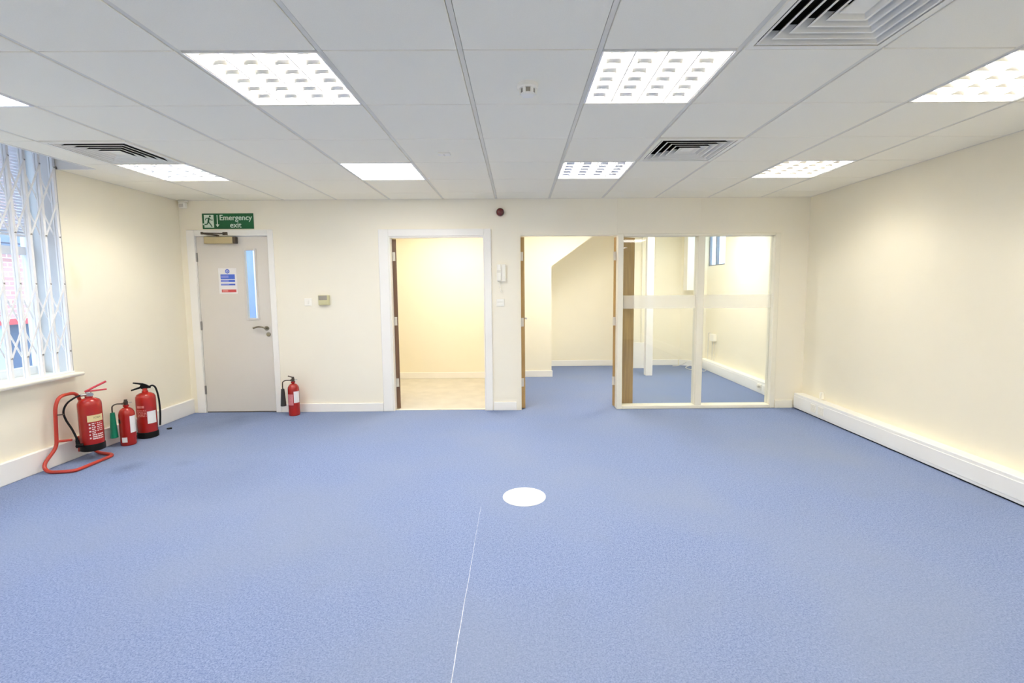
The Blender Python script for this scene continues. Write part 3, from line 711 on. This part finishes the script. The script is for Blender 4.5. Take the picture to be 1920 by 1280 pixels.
tag(MB().prism([(-3.40, 2.70), (-3.37, 2.69), (-3.355, 2.715), (-3.38, 2.735)], 0, .012, 'z').build('carpet_scrap', 'black'), 'small dark scrap on the carpet by the tall skirting', 'debris')

# ------------------------------------------------------------------ window, sill, blind, gate
w1 = empty('window_1'); struct(w1, 'tall window behind the white folding gate')
gx0, gx1 = XL-.30, XL-.245
wf = MB().box(gx0, gx1, WY0, WY0+.06, WZ0, 2.74).box(gx0, gx1, WY1-.045, WY1, WZ0, 2.74).box(gx0, gx1, WY0+.06, WY1-.06, WZ0, WZ0+.065).box(gx0, gx1, WY0+.06, WY1-.06, 2.68, 2.74).box(gx0, gx1, WY0+.06, WY1-.06, 1.725, 1.79)
for y in (-.22, .83): wf.box(gx0, gx1, y-.035, y+.035, WZ0+.065, 2.68)
wf.build('window_frame', 'upvc', w1)
for a, c in ((WY0+.06, -.255), (-.185, .795), (.865, WY1-.06)):
    for z0, z1 in ((WZ0+.065, 1.725), (1.79, 2.68)): MB().box(XL-.275, XL-.269, a, c, z0, z1).build('pane', 'glass', w1)
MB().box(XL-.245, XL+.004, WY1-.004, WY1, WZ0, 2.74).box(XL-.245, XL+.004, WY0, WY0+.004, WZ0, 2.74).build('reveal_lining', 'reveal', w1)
sl = MB().prism([(XL-.245, WZ0-.03), (XL+.072, WZ0-.03), (XL+.083, WZ0-.022), (XL+.086, WZ0-.012), (XL+.083, WZ0-.004), (XL+.074, WZ0), (XL-.245, WZ0)], WY0-.02, WY1+.01).build('window_sill', 'ivory', w1)
# venetian blind, half drawn
vb = empty('venetian_blind', (XL-.205, 0, 0)); tag(vb, 'white venetian blind half drawn behind the folding gate', 'blind')
smh = MB().add([(-.010, WY0+.08, -.0082), (.010, WY0+.08, .0082), (.010, WY1-.085, .0082), (-.010, WY1-.085, -.0082), (-.010, WY0+.08, -.0072), (.010, WY0+.08, .0092), (.010, WY1-.085, .0092), (-.010, WY1-.085, -.0072)],
                [(0,1,2,3), (4,7,6,5), (0,4,5,1), (1,5,6,2), (2,6,7,3), (3,7,4,0)]).mesh('slat', 'slat')
for k in range(34): put('slat', smh, vb, (0, 0, 1.90 + .0235*k))
MB().box(-.014, .014, WY0+.08, WY1-.085, 1.868, 1.886).build('bottom_rail', 'slat', vb)
MB().box(-.02, .02, WY0+.08, WY1-.085, 2.70, 2.735).build('head_rail', 'slat', vb)
for y in (-.9, .0, .9, 1.6): MB().tube([(0.012, y, 1.88), (.012, y, 2.70)], .0015, 5).build('ladder_cord', 'slat', vb)

gt = empty('security_gate', (XL-.012, 0, WZ0)); tag(gt, 'white folding lattice security gate across the window', 'gate')
pit = .118; ys = []; y = 1.915
while y > WY0 + .03: ys.append(y); y -= pit
zt, zb = 2.73 - WZ0, .012
Z = [2.440-WZ0, 2.156-WZ0, 1.872-WZ0, 1.484-WZ0, 1.202-WZ0, .920-WZ0]
st = MB().bbox(-.002, .020, -.010, .010, zb, zt, .002).bbox(-.020, -.006, -.010, .010, zb, zt, .002)
st.cur = 1
for k in (0, 2, 3, 5): st.tube([(.018, 0, Z[k]), (.025, 0, Z[k])], .0065, 8)
st.cur = 0
for k in (1, 4): st.tube([(.018, 0, Z[k]), (.024, 0, Z[k])], .005, 8)
stm = st.mesh('stile', ['gate', 'hinge_s'])
for y in ys: put('stile', stm, gt, (0, y, 0))
def linkmesh(dz, x0, x1):
    A = Vector((0, 0, 0)); B = Vector((0, pit, dz)); d = (B-A).normalized(); n_ = Vector((0, -d.z, d.y))*.0065
    return MB().add([(x, *(p.yz)) for x in (x0, x1) for p in (A+n_, A-n_, B-n_, B+n_)], [(0,1,2,3), (4,7,6,5), (0,4,5,1), (1,5,6,2), (2,6,7,3), (3,7,4,0)]).mesh('lattice_link', 'gate')
lk = {}
for a, b_ in ((0, 1), (1, 2), (3, 4), (4, 5)):
    dz = Z[a]-Z[b_]
    up = lk.setdefault((round(dz, 3), 1), linkmesh(dz, .021, .0245)); dn = lk.setdefault((round(dz, 3), -1), linkmesh(-dz, -.0255, -.022))
    for y in ys[1:]:
        put('lattice_link', up, gt, (0, y, Z[b_])); put('lattice_link', dn, gt, (0, y, Z[a]))
MB().bbox(-.030, .030, ys[-1]-.02, 1.93, 0, .012, .002).build('bottom_track', 'gate', gt)
MB().bbox(-.030, .030, ys[-1]-.02, 1.93, zt-.002, zt+.006, .002).build('top_track', 'gate', gt)

# ------------------------------------------------------------------ fire extinguishers and stand
def wrap_patch(r, a0, a1, z0, z1, off, n=14):
    # curved label patch; angle 0 faces local -y, positive towards +x
    vs = []; fs = []
    for k in range(n+1):
        a = a0 + (a1-a0)*k/n; x, y = math.sin(a)*(r+off), -math.cos(a)*(r+off)
        vs += [(x, y, z0), (x, y, z1)]
    for k in range(n): fs.append((2*k, 2*k+2, 2*k+3, 2*k+1))
    return vs, fs
def wrap_flat(vs, r, off, ac, zc):
    return [(math.sin(ac + v[0]/r)*(r+off), -math.cos(ac + v[0]/r)*(r+off), zc + v[1]) for v in vs]
R = math.radians
def patch(parent, name, mat, r, a0, a1, z0, z1, off=.0008):
    vs, fs = wrap_patch(r, R(a0), R(a1), z0, z1, off); m = MB(); m.smooth = True; m.add(vs, fs); return m.build(name, mat, parent)
def rows(parent, name, mat, r, a0, a1, z0, z1, n, off, seed=1, fill=.55):
    rnd = random.Random(seed); m = MB()
    for k in range(n):
        zz = z1 - (z1-z0)*(k+.5)/n; h = (z1-z0)/n*fill/2
        a = a0
        while a < a1 - 2:
            b_ = min(a1, a + rnd.uniform(5, 16)); vs, fs = wrap_patch(r, R(a), R(b_), zz-h, zz+h, off, 3); m.add(vs, fs); a = b_ + rnd.uniform(1.5, 4)
    return m.build(name, mat, parent)

# the stand
stn = empty('extinguisher_stand', (-3.49, 1.775, 0)); tag(stn, 'red tubular floor stand holding the foam extinguisher', 'stand')
tr_ = .0135
def arc_path(pts, rad=.04, n=5):
    P = [Vector(p) for p in pts]; out = []; m_ = len(P)
    for i in range(m_):
        a, b_, c_ = P[i-1], P[i], P[(i+1) % m_]
        d1 = (a-b_); d2 = (c_-b_); r1 = min(rad, d1.length*.45); r2 = min(rad, d2.length*.45)
        p1 = b_ + d1.normalized()*r1; p2 = b_ + d2.normalized()*r2
        for k in range(n+1):
            t = k/n; out.append((1-t)**2*p1 + 2*t*(1-t)*b_ + t*t*p2)
    return out
loop = [(-.01, -.13, .17), (-.01, -.112, .50), (-.01, -.07, .575), (-.01, .07, .575), (-.01, .112, .50), (-.01, .13, .17),
        (-.005, .190, tr_+.03), (.03, .190, tr_), (.222, .128, tr_), (.225, -.245, tr_), (.035, -.268, tr_), (-.012, -.250, tr_+.05)]
MB().tube(arc_path(loop, .05), tr_, 12, closed=True).build('tube_frame', 'red2', stn)
MB().tube([(-.005, -.123, .215), (.075, -.085, .215)], .010, 8).build('support_peg', 'red2', stn)
m = MB().tube([(0, -.114, .43), (.03, -.100, .43), (.035, -.09, .43)], .005, 6); m.build('hook', 'darkmetal', stn)
MB().box(-.012, .10, .060, .100, .066, .080).box(-.02, -.004, .060, .132, .066, .20).build('support_bracket', 'red2', stn)

def ext_empty(name, lab, x, y, z):
    th = math.atan2(CAM.x - x, y - CAM.y)
    r = empty(name, (x, y, z), th); tag(r, lab, 'fire extinguisher'); return r
def foam_body(root, r, hs):
    prof = [(r*.96, .03), (r, .04), (r, hs), (r*.97, hs+.018), (r*.85, hs+.038), (r*.55, hs+.052), (.026, hs+.058), (.026, hs+.072), (0, hs+.072)]
    MB().lathe(prof, 36).build('cylinder', 'red', root)
    MB().lathe([(r*.96, 0), (r+.004, .004), (r+.004, .055), (r+.001, .060), (r*.95, .060)], 36).build('base_ring', 'black', root)
# foam extinguisher on the stand
ex = ext_empty('fire_extinguisher', 'red foam extinguisher with cream band hanging on the red stand', -3.396, 1.852, .081)
foam_body(ex, .080, .390)
v = MB().lathe([(.020, .455), (.020, .492), (.016, .497), (0, .497)], 18); v.tube([(-.05, -.005, .476), (.0, -.005, .476)], .011, 10); v.build('valve', 'steel', ex)
MB().lathe([(.014, 0), (.014, .012), (0, .013)], 16, (.018, -.032, .476), 'y').build('pressure_gauge', 'steel', ex)
l = MB().tube([(-.018, 0, .498), (.02, 0, .502), (.118, -.005, .504)], .007, 8).build('carry_handle', 'redlever', ex)
l = MB().tube([(-.022, 0, .500), (.03, 0, .528), (.118, -.005, .572)], .0085, 8).build('squeeze_lever', 'redlever', ex)
MB().tube(spline([(-.045, -.005, .476), (-.085, -.02, .464), (-.135, -.03, .425), (-.160, -.03, .360), (-.150, -.03, .290), (-.118, -.04, .205), (-.095, -.05, .125)], 6), .0075, 10).build('hose', 'rubber', ex)
MB().tube([(-.096, -.05, .130), (-.094, -.052, .110)], .0095, 10).tube([(-.094, -.052, .112), (-.090, -.055, .050)], [.012, .016], 12).tube([(-.105, -.055, .072), (-.06, -.060, .062)], .016, 10).build('nozzle', 'black', ex)
lb = patch(ex, 'label_panel', 'red', .080, -16, 62, .085, .300)
patch(ex, 'label_band', 'creamlabel', .080, -16, 64, .252, .308, .0012)
vs, fs = text_mesh('FOAM', .026, 0, .046); MB().add(wrap_flat(vs, .080, .0018, R(30), .284), fs).build('label_lettering', 'print_dark', ex)
rows(ex, 'label_pictograms', 'print_white', .080, -11, -2, .10, .245, 5, .0014, 3, .45)
rows(ex, 'label_print', 'print_white', .080, 2, 20, .10, .245, 9, .0014, 5)
rows(ex, 'label_print', 'print_white', .080, 26, 56, .165, .245, 5, .0014, 8, .4)
rows(ex, 'label_print', 'print_white', .080, 4, 58, .098, .150, 3, .0014, 9)
# CO2 bodies
def co2(root, r, hs, horn, hz0, hz1, hx_, sgn_valve='red2'):
    prof = [(r*.9, 0), (r*.97, .004), (r, .012), (r, hs)]
    for k in range(1, 7):
        a = k/6*math.pi/2*.86; prof.append((r*math.cos(a), hs + r*1.15*math.sin(a)))
    top = prof[-1][1]; prof += [(.022, top+.006), (.022, top+.022), (0, top+.022)]
    MB().lathe(prof, 32).build('cylinder', 'red', root)
    vz = top + .022
    v = MB().lathe([(.016, vz-.004), (.018, vz+.03), (.012, vz+.034), (0, vz+.034)], 14); v.tube([(-.03, 0, vz+.014), (.0, 0, vz+.014)], .009, 8); v.build('valve', 'darkmetal', root)
    MB().tube([(.0, 0, vz+.015), (.045, .0, vz+.018)], .004, 6).build('safety_pin', 'steel', root)
    MB().bbox(-.012, .014, -.012, .012, vz+.030, vz+.050, .003).build('lever_block', 'darkmetal', root)
    tz = vz + .014
    MB().tube(spline([(-.028, 0, tz), (hx_*.7, 0, tz+.002), (hx_*.95, 0, tz-.012), (hx_, 0, tz-.035), (hx_, 0, hz1)], 5), .0058, 8).build('discharge_pipe', 'darkmetal', root)
    MB().lathe([(.0, hz1+.004), (.017, hz1+.002), (.019, hz1-.02), (.030, hz0), (.026, hz0+.002), (.012, hz1-.03)], 20, (hx_, 0, 0)).build('discharge_horn', horn, root)
    return vz
ex = ext_empty('fire_extinguisher', 'red carbon dioxide extinguisher with a green horn on the carpet', -3.400, 2.222, 0)
vz = co2(ex, .061, .285, 'green_horn', .085, .315, -.098)
patch(ex, 'inspection_label', 'paper', .061, 18, 74, .120, .275)
patch(ex, 'sticker', 'paper', .061, -48, -8, .035, .082); patch(ex, 'dark_sticker', 'black', .061, -86, -50, .215, .250)
ex = ext_empty('fire_extinguisher', 'red water extinguisher with black handle and hose beside the tall skirting', -3.398, 2.455, 0)
foam_body(ex, .081, .385)
MB().lathe([(.020, .450), (.020, .482), (0, .483)], 18).build('valve', 'red2', ex)
MB().prism([(-.030, .480), (.045, .480), (.048, .492), (.010, .520), (-.012, .532), (-.085, .548), (-.088, .541), (-.030, .520), (-.038, .500), (-.105, .478), (-.104, .468), (-.030, .486)], -.014, .014).build('handle', 'black', ex)
MB().tube(spline([(.030, 0, .490), (.060, -.005, .502), (.085, -.01, .47), (.102, -.012, .36), (.104, -.012, .22), (.096, -.012, .10)], 6), .008, 10).build('hose', 'rubber', ex)
rows(ex, 'label_print', 'print_pink', .081, -56, -8, .30, .325, 1, .001, 4, .9); rows(ex, 'label_print', 'print_pink', .081, -58, -2, .215, .285, 5, .001, 6, .5)
patch(ex, 'inspection_label', 'paper', .081, 2, 58, .145, .265)
ex = ext_empty('fire_extinguisher', 'slim red carbon dioxide extinguisher with a black horn beside the grey fire door', -2.327, 3.225, 0)
vz = co2(ex, .060, .300, 'black_horn', .118, .310, -.108)
MB().tube([(-.0, 0, vz+.045), (-.05, 0, vz+.065)], .006, 6).build('squeeze_lever', 'darkmetal', ex)
patch(ex, 'label_panel', 'pinklabel', .060, -72, -6, .125, .250); patch(ex, 'inspection_label', 'paper', .060, 0, 68, .150, .280)

# ------------------------------------------------------------------ outside
struct(MB().box(-14, XL-RD, -8, 14, -.30, -.20).box(XL-RD, -2.52, YB+T, 14, -.30, -.20).build('ground_outside', 'pavement'), 'grey paving outside the window')
nb = empty('brick_building', (-8.0, 5, -.2)); tag(nb, 'pale brick building with a red fascia seen through the window', 'building')
MB().box(-3, 0, -9, 9, 1.19, 2.25).box(-3, 0, -9, 9, 2.62, 6.0).build('brick_wall', 'brick', nb)
MB().box(-3, .10, -9, 9, 1.10, 1.19).build('red_fascia', 'redband', nb)
MB().box(-3, .02, -9, 9, 2.25, 2.40).build('pale_fascia', 'fascia', nb)
MB().box(-3, .25, -9, 9, 2.40, 2.62).build('canopy', 'soffit', nb)
MB().box(-3, -.08, -9, 9, 0, 1.10).build('shopfront', 'shopdark', nb)
for k in range(12): MB().box(-.08, 0, -8.6+1.5*k, -8.5+1.5*k, .25, 1.10).build('shopfront_post', 'fascia', nb)
MB().box(-.08, .03, -9, 9, 0, .25).build('stall_riser', 'fascia', nb)
cw = MB().box(-6.0, -2.52, 6.4, 6.6, -.2, 4.2).build('courtyard_wall', 'courtwall'); tag(cw, 'pale blue rendered wall glimpsed through the fire door pane', 'wall')
pp = MB().tube([(-4.32, 6.3, -.2), (-4.32, 6.3, 4.2)], .06, 12).build('added_streak_pipe', 'upvc'); tag(pp, 'added white pipe standing for a light streak in the fire door pane', 'pipe')  # pipe added to give the door pane its pale light streak
